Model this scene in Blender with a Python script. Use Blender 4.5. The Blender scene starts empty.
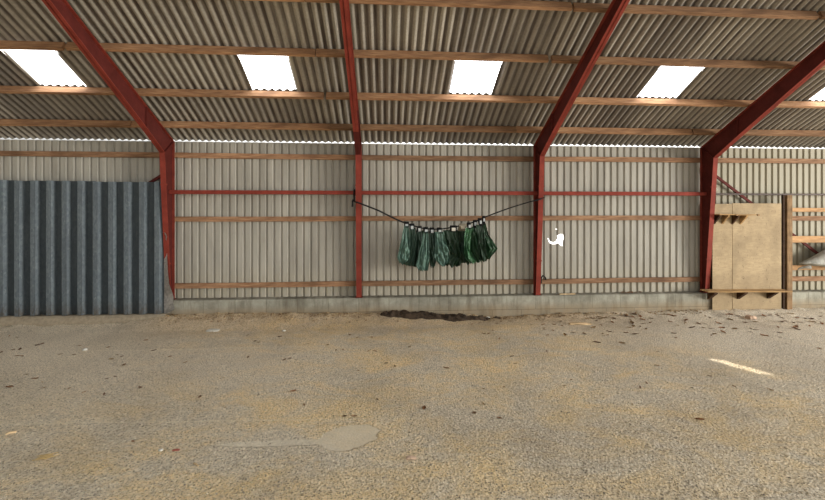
import bpy, bmesh, math, random
from mathutils import Vector, Matrix, noise

C = bpy.context.scene.collection
R = random.Random(7)
PI = math.pi

# ------------------------------------------------------------------ camera
CAM = Vector((0.7458, -11.2261, 2.8637))
YAW, FOC, HOR = 0.0656, 399.68, 213.68
cd = bpy.data.cameras.new('camera')
cam = bpy.data.objects.new('camera', cd)
C.objects.link(cam)
cam.location = CAM
cam.rotation_euler = (PI/2, 0, -YAW)
cd.sensor_width = 36
cd.lens = FOC/825*36
cd.shift_y = -(250-HOR)/825
cd.clip_end = 500
bpy.context.scene.camera = cam
cs, sn = math.cos(YAW), math.sin(YAW)


def atx(px, Y):
    u = (px-412.5)/FOC
    dy = Y-CAM.y
    return CAM.x+dy*(sn+u*cs)/(cs-u*sn)


def at(px, py, Y):
    """point of the plane Y seen at photo position (px, py)"""
    X = atx(px, Y)
    dep = (X-CAM.x)*sn+(Y-CAM.y)*cs
    return Vector((X, Y, CAM.z+(HOR-py)*dep/FOC))


def fl(px, py, z=0.0):
    """point of the floor level z seen at photo position (px, py)"""
    dep = (CAM.z-z)*FOC/(py-HOR)
    xr = (px-412.5)/FOC*dep
    return Vector((CAM.x+xr*cs+dep*sn, CAM.y-xr*sn+dep*cs, z))


# ------------------------------------------------------------------ materials
class N:
    def __init__(self, name):
        self.m = bpy.data.materials.new(name)
        self.m.use_nodes = True
        self.t = self.m.node_tree
        self.t.nodes.clear()
        self.out = self.t.nodes.new('ShaderNodeOutputMaterial')
        self.b = self.t.nodes.new('ShaderNodeBsdfPrincipled')
        self.t.links.new(self.b.outputs[0], self.out.inputs[0])
        self.co = self.t.nodes.new('ShaderNodeTexCoord').outputs['Object']

    def L(self, a, b):
        self.t.links.new(a, b)

    def _set(self, sock, v):
        if hasattr(v, 'is_linked') or hasattr(v, 'links'):
            self.L(v, sock)
        else:
            sock.default_value = v

    def vmap(self, scale=(1, 1, 1), loc=(0, 0, 0), rot=(0, 0, 0), v=None):
        n = self.t.nodes.new('ShaderNodeMapping')
        self.L(v or self.co, n.inputs[0])
        n.inputs['Scale'].default_value = scale
        n.inputs['Location'].default_value = loc
        n.inputs['Rotation'].default_value = rot
        return n.outputs[0]

    def noise(self, scale, detail=4, rough=.55, v=None, dist=0):
        n = self.t.nodes.new('ShaderNodeTexNoise')
        self.L(v or self.co, n.inputs['Vector'])
        n.inputs['Scale'].default_value = scale
        n.inputs['Detail'].default_value = detail
        n.inputs['Roughness'].default_value = rough
        n.inputs['Distortion'].default_value = dist
        return n.outputs['Fac']

    def voro(self, scale, v=None, out='Distance', rnd=1):
        n = self.t.nodes.new('ShaderNodeTexVoronoi')
        self.L(v or self.co, n.inputs['Vector'])
        n.inputs['Scale'].default_value = scale
        n.inputs['Randomness'].default_value = rnd
        return n.outputs[out]

    def ramp(self, f, *st):
        n = self.t.nodes.new('ShaderNodeValToRGB')
        self.L(f, n.inputs[0])
        e = n.color_ramp.elements
        while len(e) < len(st):
            e.new(.5)
        for i, (p, c) in enumerate(st):
            e[i].position = p
            e[i].color = (c, c, c, 1) if not hasattr(c, '__len__') else (*c, 1)
        return n.outputs[0]

    def mix(self, f, a, b, mode='MIX'):
        n = self.t.nodes.new('ShaderNodeMix')
        n.data_type = 'RGBA'
        n.blend_type = mode
        self._set(n.inputs[0], f)
        for s, v in ((n.inputs[6], a), (n.inputs[7], b)):
            if hasattr(v, 'links'):
                self.L(v, s)
            else:
                s.default_value = (*v, 1)
        return n.outputs[2]

    def math(self, op, a, b=0.0, c=None, clamp=False):
        n = self.t.nodes.new('ShaderNodeMath')
        n.operation = op
        n.use_clamp = clamp
        self._set(n.inputs[0], a)
        self._set(n.inputs[1], b)
        if c is not None:
            self._set(n.inputs[2], c)
        return n.outputs[0]

    def sep(self, v=None):
        n = self.t.nodes.new('ShaderNodeSeparateXYZ')
        self.L(v or self.co, n.inputs[0])
        return n.outputs

    def smooth(self, f, a, b):
        n = self.t.nodes.new('ShaderNodeMapRange')
        n.interpolation_type = 'SMOOTHSTEP'
        self._set(n.inputs[0], f)
        n.inputs[1].default_value = a
        n.inputs[2].default_value = b
        return n.outputs[0]

    def bump(self, h, s=.3, d=.02):
        n = self.t.nodes.new('ShaderNodeBump')
        n.inputs['Strength'].default_value = s
        n.inputs['Distance'].default_value = d
        self.L(h, n.inputs['Height'])
        self.L(n.outputs[0], self.b.inputs['Normal'])

    def fin(self, col, rough=.8, metal=0, spec=.3):
        self._set(self.b.inputs['Base Color'], col if hasattr(col, 'links') else (*col, 1))
        self._set(self.b.inputs['Roughness'], rough)
        self._set(self.b.inputs['Metallic'], metal)
        self.b.inputs['Specular IOR Level'].default_value = spec
        return self.m


def rgb(r, g, b):
    f = lambda c: (c/255/12.92 if c/255 <= .04045 else ((c/255+.055)/1.055)**2.4)
    return (f(r), f(g), f(b))


def m_wood(name, base, dark, axis=0, rough=.85):
    n = N(name)
    sc = [14, 14, 14]
    sc[axis] = .9
    g = n.noise(3.2, 6, .65, n.vmap(sc), .4)
    st = n.noise(.9, 3, .5, n.vmap((1.4, 6, 6)))
    inf = n.t.nodes.new('ShaderNodeObjectInfo')
    c = n.mix(n.ramp(g, (.35, 0), (.68, 1)), base, dark)
    c = n.mix(n.math('MULTIPLY', n.ramp(st, (.45, 0), (.75, 1)), .6), c, tuple(x*.45 for x in dark))
    c = n.mix(1, c, n.ramp(inf.outputs['Random'], (0, (.62, .6, .58)), (1, (1.15, 1.1, 1.05))), 'MULTIPLY')
    n.bump(g, .25, .01)
    return n.fin(c, rough)


def m_plain(name, col, rough=.7, metal=0, var=.25, scale=9, spec=.3):
    n = N(name)
    f = n.noise(scale, 5, .6)
    c = n.mix(n.ramp(f, (.3, 0), (.72, 1)), tuple(x*(1-var) for x in col), tuple(min(1, x*(1+var)) for x in col))
    n.bump(f, .08, .01)
    return n.fin(c, rough, metal, spec)


def m_redsteel(name, col):
    n = N(name)
    f = n.noise(3.0, 6, .7)
    g = n.noise(26, 5, .7)
    c = n.mix(n.ramp(f, (.35, 0), (.7, 1)), tuple(x*.72 for x in col), tuple(x*1.12 for x in col))
    c = n.mix(n.math('MULTIPLY', n.ramp(g, (.58, 0), (.75, 1)), .35), c, rgb(120, 84, 74))
    n.bump(g, .06, .005)
    return n.fin(c, .7, 0, .12)


M = {}
M['red'] = m_redsteel('red_oxide_paint', rgb(140, 62, 51))
M['darkred'] = m_redsteel('dark_red_and_web_shade', rgb(96, 42, 37))  # darker copy of the red, holding the webs' shade in its colour
M['purlin'] = m_wood('old_purlin_timber', rgb(190, 152, 116), rgb(134, 96, 70))
M['girt'] = m_wood('old_girt_timber', rgb(184, 148, 116), rgb(128, 92, 68))
M['newwood'] = m_wood('planed_pine', rgb(200, 164, 122), rgb(158, 120, 84))
M['postwood'] = m_wood('weathered_post', rgb(198, 164, 122), rgb(128, 98, 68), axis=2)
M['shelfwood'] = m_wood('shelf_pine', rgb(200, 168, 118), rgb(150, 116, 76))
M['darkwood'] = m_wood('dark_wood', rgb(96, 68, 44), rgb(50, 34, 24))
M['darksteel'] = m_plain('dark_steel', rgb(70, 58, 54), .6, .3)
M['black'] = m_plain('black_webbing', rgb(20, 20, 22), .7)
M['paper'] = m_plain('pale_tag', rgb(185, 190, 190), .6, var=.1)
M['tantag'] = m_plain('tan_tag', rgb(178, 168, 148), .6, var=.1)
M['white'] = m_plain('white_scrap', rgb(205, 200, 188), .7, var=.12)


def m_roof():
    n = N('fibre_cement_roof')
    x, y, z = n.sep()
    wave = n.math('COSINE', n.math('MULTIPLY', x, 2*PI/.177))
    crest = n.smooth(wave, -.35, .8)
    st = n.noise(1.6, 5, .6, n.vmap((5, .5, .5)))
    big = n.noise(.55, 4, .6)
    fine = n.noise(22, 4, .7)
    c = n.mix(n.ramp(st, (.3, 0), (.7, 1)), rgb(158, 152, 140), rgb(190, 183, 170))
    c = n.mix(n.math('MULTIPLY', n.ramp(big, (.4, 0), (.66, 1)), .4), c, rgb(122, 116, 112))
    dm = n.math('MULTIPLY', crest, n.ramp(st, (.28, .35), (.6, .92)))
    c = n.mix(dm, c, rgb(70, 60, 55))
    # darker, moss-stained sheets, one sheet wide
    sh = n.math('FLOOR', n.math('DIVIDE', x, 1.062))
    wn = n.t.nodes.new('ShaderNodeTexWhiteNoise')
    wn.noise_dimensions = '1D'
    n.L(sh, wn.inputs['W'])
    c = n.mix(n.math('MULTIPLY', n.ramp(wn.outputs['Value'], (.45, 0), (.95, 1)), .45), c, rgb(86, 80, 78))
    c = n.mix(n.ramp(fine, (.35, .25), (.7, 0)), c, rgb(70, 62, 58))
    n.bump(fine, .12, .01)
    return n.fin(c, .92)


M['roof'] = m_roof()


def m_sky():
    n = N('glowing_translucent_rooflight')
    t = n.t.nodes.new('ShaderNodeBsdfTranslucent')
    t.inputs[0].default_value = (.95, .96, 1, 1)
    e = n.t.nodes.new('ShaderNodeEmission')
    e.inputs[0].default_value = (.97, .98, 1, 1)
    f = n.noise(7, 3)
    n.L(n.ramp(f, (.3, .9), (.7, 1)), e.inputs[0])
    e.inputs[1].default_value = 4.0  # glow added to the sheet, standing in for daylight coming through
    a = n.t.nodes.new('ShaderNodeAddShader')
    n.L(t.outputs[0], a.inputs[0])
    n.L(e.outputs[0], a.inputs[1])
    n.L(a.outputs[0], n.out.inputs[0])
    return n.m


M['skylight'] = m_sky()


def m_wall():
    n = N('painted_steel_cladding')
    x, y, z = n.sep()
    f = n.noise(1.2, 5, .6, n.vmap((3, 1, .35)))
    g = n.noise(14, 5, .65, n.vmap((1, 1, .35)))
    c = n.mix(n.ramp(f, (.3, 0), (.7, 1)), rgb(150, 146, 136), rgb(182, 178, 167))
    low = n.smooth(z, 1.7, .5)
    c = n.mix(n.math('MULTIPLY', low, n.ramp(g, (.35, .25), (.7, .75))), c, rgb(176, 166, 142))
    c = n.mix(n.ramp(g, (.55, 0), (.8, .35)), c, rgb(126, 116, 100))
    # darker in the recessed ribs
    c = n.mix(n.math('MULTIPLY', n.smooth(x, 9.9, 10.2), .65), c, rgb(150, 142, 116))
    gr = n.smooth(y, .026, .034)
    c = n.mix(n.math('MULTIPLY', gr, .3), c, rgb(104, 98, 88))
    return n.fin(c, .62, 0, .35)


M['wall'] = m_wall()


def m_block():
    n = N('concrete_blockwork')
    br = n.t.nodes.new('ShaderNodeTexBrick')
    v = n.t.nodes.new('ShaderNodeCombineXYZ')
    x, y, z = n.sep()
    n.L(x, v.inputs[0])
    n.L(n.math('ADD', z, .19), v.inputs[1])
    n.L(v.outputs[0], br.inputs['Vector'])
    br.inputs['Scale'].default_value = 1
    br.inputs['Brick Width'].default_value = .82
    br.inputs['Row Height'].default_value = .38
    br.inputs['Mortar Size'].default_value = .012
    br.inputs['Mortar Smooth'].default_value = .4
    br.inputs['Color1'].default_value = (1, 1, 1, 1)
    br.inputs['Color2'].default_value = (.86, .87, .86, 1)
    br.inputs['Mortar'].default_value = (.6, .58, .54, 1)
    f = n.noise(2.3, 6, .65)
    g = n.noise(24, 4, .7)
    s = n.noise(1.5, 5, .6, n.vmap((4, 1, .6)))
    c = n.mix(n.ramp(f, (.32, 0), (.68, 1)), rgb(134, 131, 118), rgb(182, 180, 166))
    c = n.mix(n.ramp(s, (.48, 0), (.7, .7)), c, rgb(104, 96, 82))
    low = n.math('MULTIPLY', n.smooth(z, .46, .16), n.ramp(f, (.3, .4), (.6, 1)))
    c = n.mix(n.math('MULTIPLY', low, .75), c, rgb(150, 128, 98))
    c = n.mix(n.ramp(g, (.6, 0), (.78, .45)), c, rgb(96, 92, 80))
    c = n.mix(.7, c, br.outputs['Color'], 'MULTIPLY')
    n.bump(n.math('ADD', n.math('MULTIPLY', br.outputs['Fac'], -.6), g), .35, .015)
    return n.fin(c, .95)


M['block'] = m_block()


def m_galv():
    n = N('galvanised_steel')
    v = n.voro(26, n.vmap((1, 1, .55)), 'Color')
    f = n.noise(1.8, 5, .6, n.vmap((4, 2, .5)))
    g = n.noise(16, 5, .7, n.vmap((1.6, 1, .35)))
    c = n.mix(n.ramp(v, (0, 0), (1, 1)), rgb(132, 144, 152), rgb(164, 176, 183))
    c = n.mix(n.ramp(f, (.35, 0), (.7, .6)), c, rgb(118, 128, 136))
    c = n.mix(n.ramp(g, (.6, 0), (.72, .7)), c, rgb(198, 206, 210))
    x, y, z = n.sep()
    c = n.mix(n.math('MULTIPLY', n.smooth(z, .45, .0), n.ramp(g, (.4, .1), (.6, .7))), c, rgb(120, 104, 84))
    valley_shade = n.smooth(y, -.03, .02)
    c = n.mix(n.math('MULTIPLY', valley_shade, .7), c, rgb(62, 72, 76))  # shadow between the ribs painted into the valley colour
    n.bump(g, .1, .006)
    return n.fin(c, .55, .15, .4)


M['galv'] = m_galv()


def m_ply():
    n = N('old_plywood')
    g = n.noise(5, 6, .65, n.vmap((1, 1, 4)))
    f = n.noise(1.1, 5, .6)
    s = n.noise(7, 6, .7, n.vmap((2.2, 1, 1), rot=(0, .5, 0)), 1.5)
    x, y, z = n.sep()
    c = n.mix(n.ramp(g, (.3, 0), (.7, 1)), rgb(166, 145, 114), rgb(190, 169, 135))
    c = n.mix(n.ramp(f, (.42, 0), (.66, .75)), c, rgb(136, 119, 94))
    c = n.mix(n.ramp(s, (.58, 0), (.66, .7)), c, rgb(104, 88, 68))
    c = n.mix(n.math('MULTIPLY', n.smooth(z, 1.2, .2), .35), c, rgb(140, 122, 94))
    n.bump(g, .1, .01)
    return n.fin(c, .85)


M['ply'] = m_ply()


def m_floor():
    n = N('gravelly_concrete_floor')
    x, y, z = n.sep()
    big = n.noise(.42, 5, .6)
    med = n.noise(1.7, 6, .65)
    fine = n.noise(21, 5, .8)
    speck = n.noise(42, 3, .75)
    gr = n.voro(34, n.vmap((1, 1, 1)), 'Color')
    grd = n.voro(34, n.vmap((1, 1, 1)), 'Distance')
    # crushed-stone base
    c = n.mix(n.ramp(fine, (.3, 0), (.7, 1)), rgb(158, 146, 126), rgb(212, 201, 180))
    c = n.mix(.38, c, n.ramp(gr, (.1, rgb(128, 121, 110)), (.5, rgb(188, 175, 153)), (.9, rgb(226, 216, 196))))
    # straw chaff, ochre
    ch = n.noise(1.1, 7, .72, n.vmap((.75, 1.25, 1), loc=(3, 1, 0)), .6)
    reg = n.math('ADD', n.smooth(x, -5.5, -1.0), n.smooth(y, -6.0, -7.5), clamp=True)
    reg = n.math('MULTIPLY', reg, n.smooth(n.math('ADD', x, n.math('MULTIPLY', y, .9)), 6.6, 1.6))
    reg = n.math('ADD', n.math('MULTIPLY', reg, .85), .15)
    chm = n.math('MULTIPLY', n.ramp(ch, (.43, 0), (.62, 1)), reg)
    chm = n.math('MULTIPLY', chm, n.ramp(fine, (.34, .25), (.56, 1)))
    c = n.mix(n.math('MULTIPLY', chm, .78), c, rgb(212, 184, 132))
    # worn, smoother grey slab areas
    sl = n.math('MULTIPLY', n.smooth(x, -3.2, -7), n.smooth(y, -4.3, -2.6))
    sl = n.math('MULTIPLY', sl, n.ramp(med, (.25, .5), (.6, 1)))
    c = n.mix(n.math('MULTIPLY', sl, .75), c, rgb(196, 185, 166))
    rt = n.math('MULTIPLY', n.smooth(n.math('ADD', x, n.math('MULTIPLY', y, .6)), 3.4, 7.5), .6)
    c = n.mix(n.math('MULTIPLY', rt, n.ramp(med, (.3, .4), (.65, 1))), c, rgb(194, 187, 174))
    mid = n.math('MULTIPLY', n.smooth(n.math('ABSOLUTE', n.math('ADD', x, 2.9)), 3.2, 1.6),
                 n.math('MULTIPLY', n.smooth(y, -2.35, -2.55), n.smooth(y, -5.4, -3.6)))
    c = n.mix(n.math('MULTIPLY', mid, n.ramp(med, (.3, .25), (.7, .65))), c, rgb(198, 188, 170))
    # soil along the wall
    soil = n.math('MULTIPLY', n.smooth(n.math('ADD', y, n.math('MULTIPLY', med, 1.1)), -1.5, .1),
                  n.math('MULTIPLY', n.smooth(x, -6.2, -4.6), n.smooth(x, 9.5, 5.5)))
    soilc = n.mix(n.ramp(fine, (.35, 0), (.65, 1)), rgb(124, 103, 80), rgb(190, 164, 126))
    c = n.mix(n.math('MULTIPLY', soil, .6), c, soilc)
    # trowelled patch with a tail
    vx = n.math('DIVIDE', n.math('SUBTRACT', x, PATCH.x), .42)
    vy = n.math('DIVIDE', n.math('SUBTRACT', y, PATCH.y), .30)
    wob = n.math('MULTIPLY', n.math('SUBTRACT', n.noise(2.6, 5, .6), .5), 2.6)
    vy = n.math('ADD', vy, n.math('MULTIPLY', vx, -.15))
    rr = n.math('ADD', n.math('ADD', n.math('MULTIPLY', vx, vx), n.math('MULTIPLY', vy, vy)), wob)
    p1 = n.smooth(rr, 1.05, .92)
    tx = n.math('DIVIDE', n.math('SUBTRACT', x, PATCH.x-.75), .85)
    ty = n.math('DIVIDE', n.math('SUBTRACT', y, PATCH.y-.10), .075)
    r2 = n.math('ADD', n.math('ADD', n.math('MULTIPLY', tx, tx), n.math('MULTIPLY', ty, ty)), n.math('MULTIPLY', wob, .5))
    p2 = n.smooth(r2, 1.1, .8)
    pm = n.math('MAXIMUM', p1, n.math('MULTIPLY', p2, .8))
    c = n.mix(n.math('MULTIPLY', pm, .72), c, n.mix(n.ramp(med, (.3, 0), (.7, 1)), rgb(158, 150, 133), rgb(184, 176, 158)))
    # dark grit and long stains
    c = n.mix(n.ramp(big, (.44, 0), (.68, .34)), c, rgb(120, 108, 92))
    keep = n.math('SUBTRACT', 1, pm)
    grit = n.math('MULTIPLY', n.ramp(speck, (.53, 0), (.62, .85)), keep)
    c = n.mix(grit, c, rgb(86, 78, 65))
    c = n.mix(n.math('MULTIPLY', n.ramp(fine, (.58, 0), (.68, .6)), keep), c, rgb(92, 85, 74))
    # a pale drag line across the floor
    dl = n.math('ABSOLUTE', n.math('ADD', n.math('ADD', y, n.math('MULTIPLY', x, .04)), n.math('ADD', n.math('MULTIPLY', med, .06), DRAG)))
    dm_ = n.math('MULTIPLY', n.smooth(dl, .03, .008), n.math('MULTIPLY', n.smooth(x, 2.0, .5), n.ramp(med, (.3, .1), (.6, .5))))
    c = n.mix(dm_, c, rgb(196, 186, 162))
    # the joint of the cast slab
    jn = n.math('ADD', y, n.math('MULTIPLY', med, .10))
    j = n.math('MULTIPLY', n.smooth(n.math('ABSOLUTE', n.math('ADD', jn, 2.42)), .035, .01),
               n.math('MULTIPLY', n.smooth(x, -5.8, -5), n.smooth(x, -.4, -1.2)))
    c = n.mix(n.math('MULTIPLY', j, .35), c, rgb(196, 186, 164))
    h = n.math('ADD', n.math('MULTIPLY', n.math('SUBTRACT', 1, grd), .8), n.math('MULTIPLY', fine, 1.2))
    h = n.math('MULTIPLY', h, n.math('SUBTRACT', 1, n.math('MULTIPLY', n.math('MAXIMUM', pm, n.math('MULTIPLY', sl, .7)), .85)))
    n.bump(h, .8, .03)
    c = n.mix(1, c, (1.5, 1.48, 1.46), 'MULTIPLY')
    return n.fin(c, .95, 0, .15)


PATCH = fl(349, 436)
_d = fl(340, 419)
DRAG = -_d.y-_d.x*.04-.03
M['floor'] = m_floor()


def m_mud():
    n = N('damp_black_soil')
    f = n.noise(15, 6, .75)
    c = n.mix(n.ramp(f, (.35, 0), (.72, 1)), rgb(34, 27, 22), rgb(92, 75, 57))
    n.bump(f, .6, .03)
    return n.fin(c, .9)


M['mud'] = m_mud()


def m_bag(name, a, b, rough=.42):
    n = N(name)
    f = n.noise(5, 6, .7, n.vmap((2.2, 2.2, 1)), 1.2)
    g = n.noise(16, 4, .6, n.vmap((2, 2, .8)), .8)
    c = n.mix(n.ramp(f, (.3, 0), (.7, 1)), a, b)
    n.bump(n.math('ADD', f, n.math('MULTIPLY', g, .35)), .35, .04)
    return n.fin(c, rough, 0, .3)


M['bag_blue'] = m_bag('blue_green_tarpaulin', rgb(50, 76, 67), rgb(100, 130, 117))
M['bag_dull'] = m_bag('dull_green_tarpaulin', rgb(32, 52, 42), rgb(62, 88, 74))
M['bag_dark'] = m_bag('dark_green_tarpaulin', rgb(14, 30, 18), rgb(34, 62, 40), .5)
M['bag_bright'] = m_bag('bright_green_tarpaulin', rgb(26, 66, 38), rgb(78, 124, 88), .3)
M['bag_mid'] = m_bag('mid_green_tarpaulin', rgb(18, 42, 26), rgb(42, 78, 48), .38)
M['sack'] = m_bag('grey_white_plastic', rgb(132, 130, 120), rgb(178, 175, 165), .5)
M['leaf_dark'] = m_plain('dark_leaf', rgb(128, 98, 74), .8)
M['leaf_rust'] = m_plain('rusty_leaf', rgb(166, 124, 88), .8)
M['leaf_tan'] = m_plain('tan_leaf', rgb(184, 156, 116), .8)
M['chip'] = m_plain('pale_chip', rgb(208, 180, 140), .8)
M['pink'] = m_plain('pinkish_chip', rgb(196, 168, 144), .8)
M['redscrap'] = m_plain('red_scrap', rgb(158, 92, 76), .8)
M['straw'] = m_plain('straw', rgb(198, 170, 118), .8)
M['stone'] = m_plain('pale_stone', rgb(206, 202, 192), .8)

# ------------------------------------------------------------------ mesh helpers


def wloc(o):
    v = Vector(o.location)
    while o.parent:
        o = o.parent
        v += o.location
    return v


def obj(name, bm, mat, parent=None, smooth=False, org=None):
    """bm holds world coordinates; the object's origin goes to org (or its parent's place)"""
    me = bpy.data.meshes.new(name)
    bmesh.ops.recalc_face_normals(bm, faces=bm.faces[:])
    o = bpy.data.objects.new(name, me)
    C.objects.link(o)
    if parent:
        o.parent = parent
        off = wloc(parent)
    else:
        off = Vector(org) if org is not None else Vector((0, 0, 0))
        o.location = off
    if off.length:
        bmesh.ops.translate(bm, vec=-off, verts=bm.verts[:])
    bm.to_mesh(me)
    bm.free()
    me.materials.append(mat)
    if smooth:
        for p in me.polygons:
            p.use_smooth = True
    return o


def tag(o, label=None, cat=None, group=None, kind=None):
    if label:
        assert 4 <= len(label.split()) <= 16, label
        o['label'] = label
    if cat:
        o['category'] = cat
    if group:
        o['group'] = group
    if kind:
        o['kind'] = kind
    return o


def thing(name, label, cat, loc=(0, 0, 0), group=None):
    o = bpy.data.objects.new(name, None)
    C.objects.link(o)
    o.location = loc
    o.empty_display_size = .1
    return tag(o, label, cat, group)


def box(bm, lo, hi, mat=None):
    vs = [bm.verts.new((x, y, z)) for x in (lo[0], hi[0]) for y in (lo[1], hi[1]) for z in (lo[2], hi[2])]
    if mat is not None:
        for v in vs:
            v.co = mat @ v.co
    for f in ((0, 1, 3, 2), (4, 6, 7, 5), (0, 4, 5, 1), (2, 3, 7, 6), (0, 2, 6, 4), (1, 5, 7, 3)):
        bm.faces.new([vs[i] for i in f])
    return vs


def bevel(bm, w, seg=2):
    bmesh.ops.bevel(bm, geom=bm.edges[:], offset=w, segments=seg, affect='EDGES', profile=.6)


def beam(a, b, wy, wz, up=Vector((0, 0, 1)), wane=.0, seg=14, seed=0):
    """a sawn timber from a to b, with a little bow and waney edges"""
    bm = bmesh.new()
    a, b = Vector(a), Vector(b)
    t = (b-a).normalized()
    side = up.cross(t).normalized()
    up2 = t.cross(side).normalized()
    rings = []
    for i in range(seg+1):
        f = i/seg
        p = a.lerp(b, f)
        bow = math.sin(f*PI)*wane*.6*math.sin(seed*1.7)
        ring = []
        for k, (sx, sz) in enumerate(((-1, -1), (-.75, -1.0), (.75, -1), (1, -1), (1, 1), (-1, 1))):
            nz = noise.noise(Vector((f*9, seed*3.1+k*.7, .3)))*wane
            ring.append(bm.verts.new(p+side*(sx*wy/2)+up2*(sz*wz/2+bow+(nz if sz < 0 else nz*.4))))
        rings.append(ring)
    n = 6
    for r0, r1 in zip(rings, rings[1:]):
        for k in range(n):
            bm.faces.new((r0[k], r0[(k+1) % n], r1[(k+1) % n], r1[k]))
    bm.faces.new(rings[0])
    bm.faces.new(rings[-1][::-1])
    return bm


def tube(bm, pts, r, n=8, cap=True):
    pts = [Vector(p) for p in pts]
    rings = []
    for i, p in enumerate(pts):
        t = (pts[min(i+1, len(pts)-1)]-pts[max(i-1, 0)]).normalized()
        ref = Vector((0, 0, 1)) if abs(t.z) < .9 else Vector((1, 0, 0))
        s = t.cross(ref).normalized()
        u = s.cross(t)
        rr = r[i] if hasattr(r, '__len__') else r
        rings.append([bm.verts.new(p+(s*math.cos(2*PI*k/n)+u*math.sin(2*PI*k/n))*rr) for k in range(n)])
    for a, b in zip(rings, rings[1:]):
        for k in range(n):
            bm.faces.new((a[k], a[(k+1) % n], b[(k+1) % n], b[k]))
    if cap:
        bm.faces.new(rings[0])
        bm.faces.new(rings[-1][::-1])
    return bm


def prism(bm, poly, X0, X1):
    """poly of (y, z) pulled along X"""
    a = [bm.verts.new((X0, y, z)) for y, z in poly]
    b = [bm.verts.new((X1, y, z)) for y, z in poly]
    n = len(poly)
    bm.faces.new(a)
    bm.faces.new(b[::-1])
    for k in range(n):
        bm.faces.new((a[k], b[k], b[(k+1) % n], a[(k+1) % n]))


# ------------------------------------------------------------------ geometry of the building
ROOF_A = math.atan(.5078)
ca, sa = math.cos(ROOF_A), math.sin(ROOF_A)
Z0 = 4.861          # purlin centre plane at the wall
HU = Vector((0, -ca, sa))
HN = Vector((0, sa, ca))
FRX = (-5.0, 0.0, 5.0, 10.0)
DP = (.574, 1.602, 2.719, 3.829, 4.95, 6.07, 7.19, 8.31, 9.43)
PLZ = .574
XL, XR = -15.5, 17.0


def rp(x, s, h):
    return Vector((x, 0, Z0))+HU*s+HN*h


# ---- floor
def sst(a, b, v):
    t = max(0, min(1, (v-a)/(b-a)))
    return t*t*(3-2*t)


BANK = [(-16, .06), (-6.2, .06), (-5, .2), (-3.6, .23), (-2, .19), (-.5, .18), (1, .15), (2.6, .10), (3.6, .0), (4.4, .01),
        (6, .06), (8, .085), (10, .10), (18, .10)]


def bank(x):
    for (x0, a), (x1, b) in zip(BANK, BANK[1:]):
        if x0 <= x <= x1:
            return a+(b-a)*(x-x0)/(x1-x0)
    return .08


def floor_z(x, y):
    w = sst(-1.25, -.3, y)
    z = bank(x)*w
    z += noise.noise(Vector((x*.6, y*.6, 0)))*.012
    z += noise.noise(Vector((x*3.1, y*3.1, 2)))*(.006+.05*w)
    z += noise.noise(Vector((x*9, y*9, 5)))*(.002+.03*w)
    return z


bm = bmesh.new()
xs = [XL-.2+i*.1 for i in range(int((XR-XL+.4)/.1)+1)]
ys = [.1-i*.06 for i in range(26)]
while ys[-1] > -15:
    ys.append(ys[-1]-.12)
g = [[bm.verts.new((x, y, floor_z(x, y))) for x in xs] for y in ys]
for r0, r1 in zip(g, g[1:]):
    for i in range(len(xs)-1):
        bm.faces.new((r0[i], r0[i+1], r1[i+1], r1[i]))
tag(obj('floor', bm, M['floor'], smooth=True), kind='structure')

# ---- concrete plinth
bm = bmesh.new()
edge = []
X = XL
prof = []
while X <= XR+.01:
    nz = noise.noise(Vector((X*1.3, 0, 0)))*.012+noise.noise(Vector((X*5, 3, 0)))*.008
    ny = noise.noise(Vector((X*2, 7, 0)))*.012
    prof.append([bm.verts.new(p) for p in ((X, .14, -.12), (X, -.28+ny, -.12), (X, -.285+ny, PLZ-.035+nz),
                                           (X, -.255+ny, PLZ-.004+nz*.6), (X, -.02, PLZ), (X, .14, PLZ))])
    X += .125
for a, b in zip(prof, prof[1:]):
    for k in range(6):
        bm.faces.new((a[k], a[(k+1) % 6], b[(k+1) % 6], b[k]))
bm.faces.new(prof[0])
bm.faces.new(prof[-1][::-1])
tag(obj('baseboard_back', bm, M['block']), kind='structure')

# ---- ribbed steel wall with a torn hole
HOLE = []


def hpoly(pts):
    HOLE.append([(at(px, py, .0).x, at(px, py, .0).z) for px, py in pts])


hpoly([(557.5, 235.5), (560, 233.8), (563.6, 234.2), (564.4, 238), (563.4, 241), (562.6, 246.4), (560.5, 245.6), (558.6, 243.4)])
hpoly([(547.2, 237.6), (548.6, 238.4), (550.4, 241.2), (553, 242.2), (556, 241.2), (557.8, 238.5), (559, 243), (556, 244.2),
       (552, 244.4), (549, 242.4)])
hpoly([(555.2, 228.6), (557.6, 228.8), (557.4, 229.8), (555.6, 229.6)])


def cuts(x):
    iv = []
    for P in HOLE:
        zs = []
        n = len(P)
        for i in range(n):
            (x0, z0), (x1, z1) = P[i], P[(i+1) % n]
            if (x0 <= x < x1) or (x1 <= x < x0):
                zs.append(z0+(z1-z0)*(x-x0)/(x1-x0))
        zs.sort()
        for a, b in zip(zs[::2], zs[1::2]):
            iv.append((a, b))
    iv.sort()
    out = []
    for a, b in iv:
        if out and a <= out[-1][1]+.005:
            out[-1] = (out[-1][0], max(b, out[-1][1]))
        else:
            out.append((a, b))
    return out


PITCH = .2


def wallprof():
    pts = []
    X = XL
    while X < XR:
        for dx, y in ((0, 0), (.122, 0), (.144, .034), (.178, .034)):
            pts.append((X+dx, y))
        X += PITCH
    pts.append((X, 0))
    return pts


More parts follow.
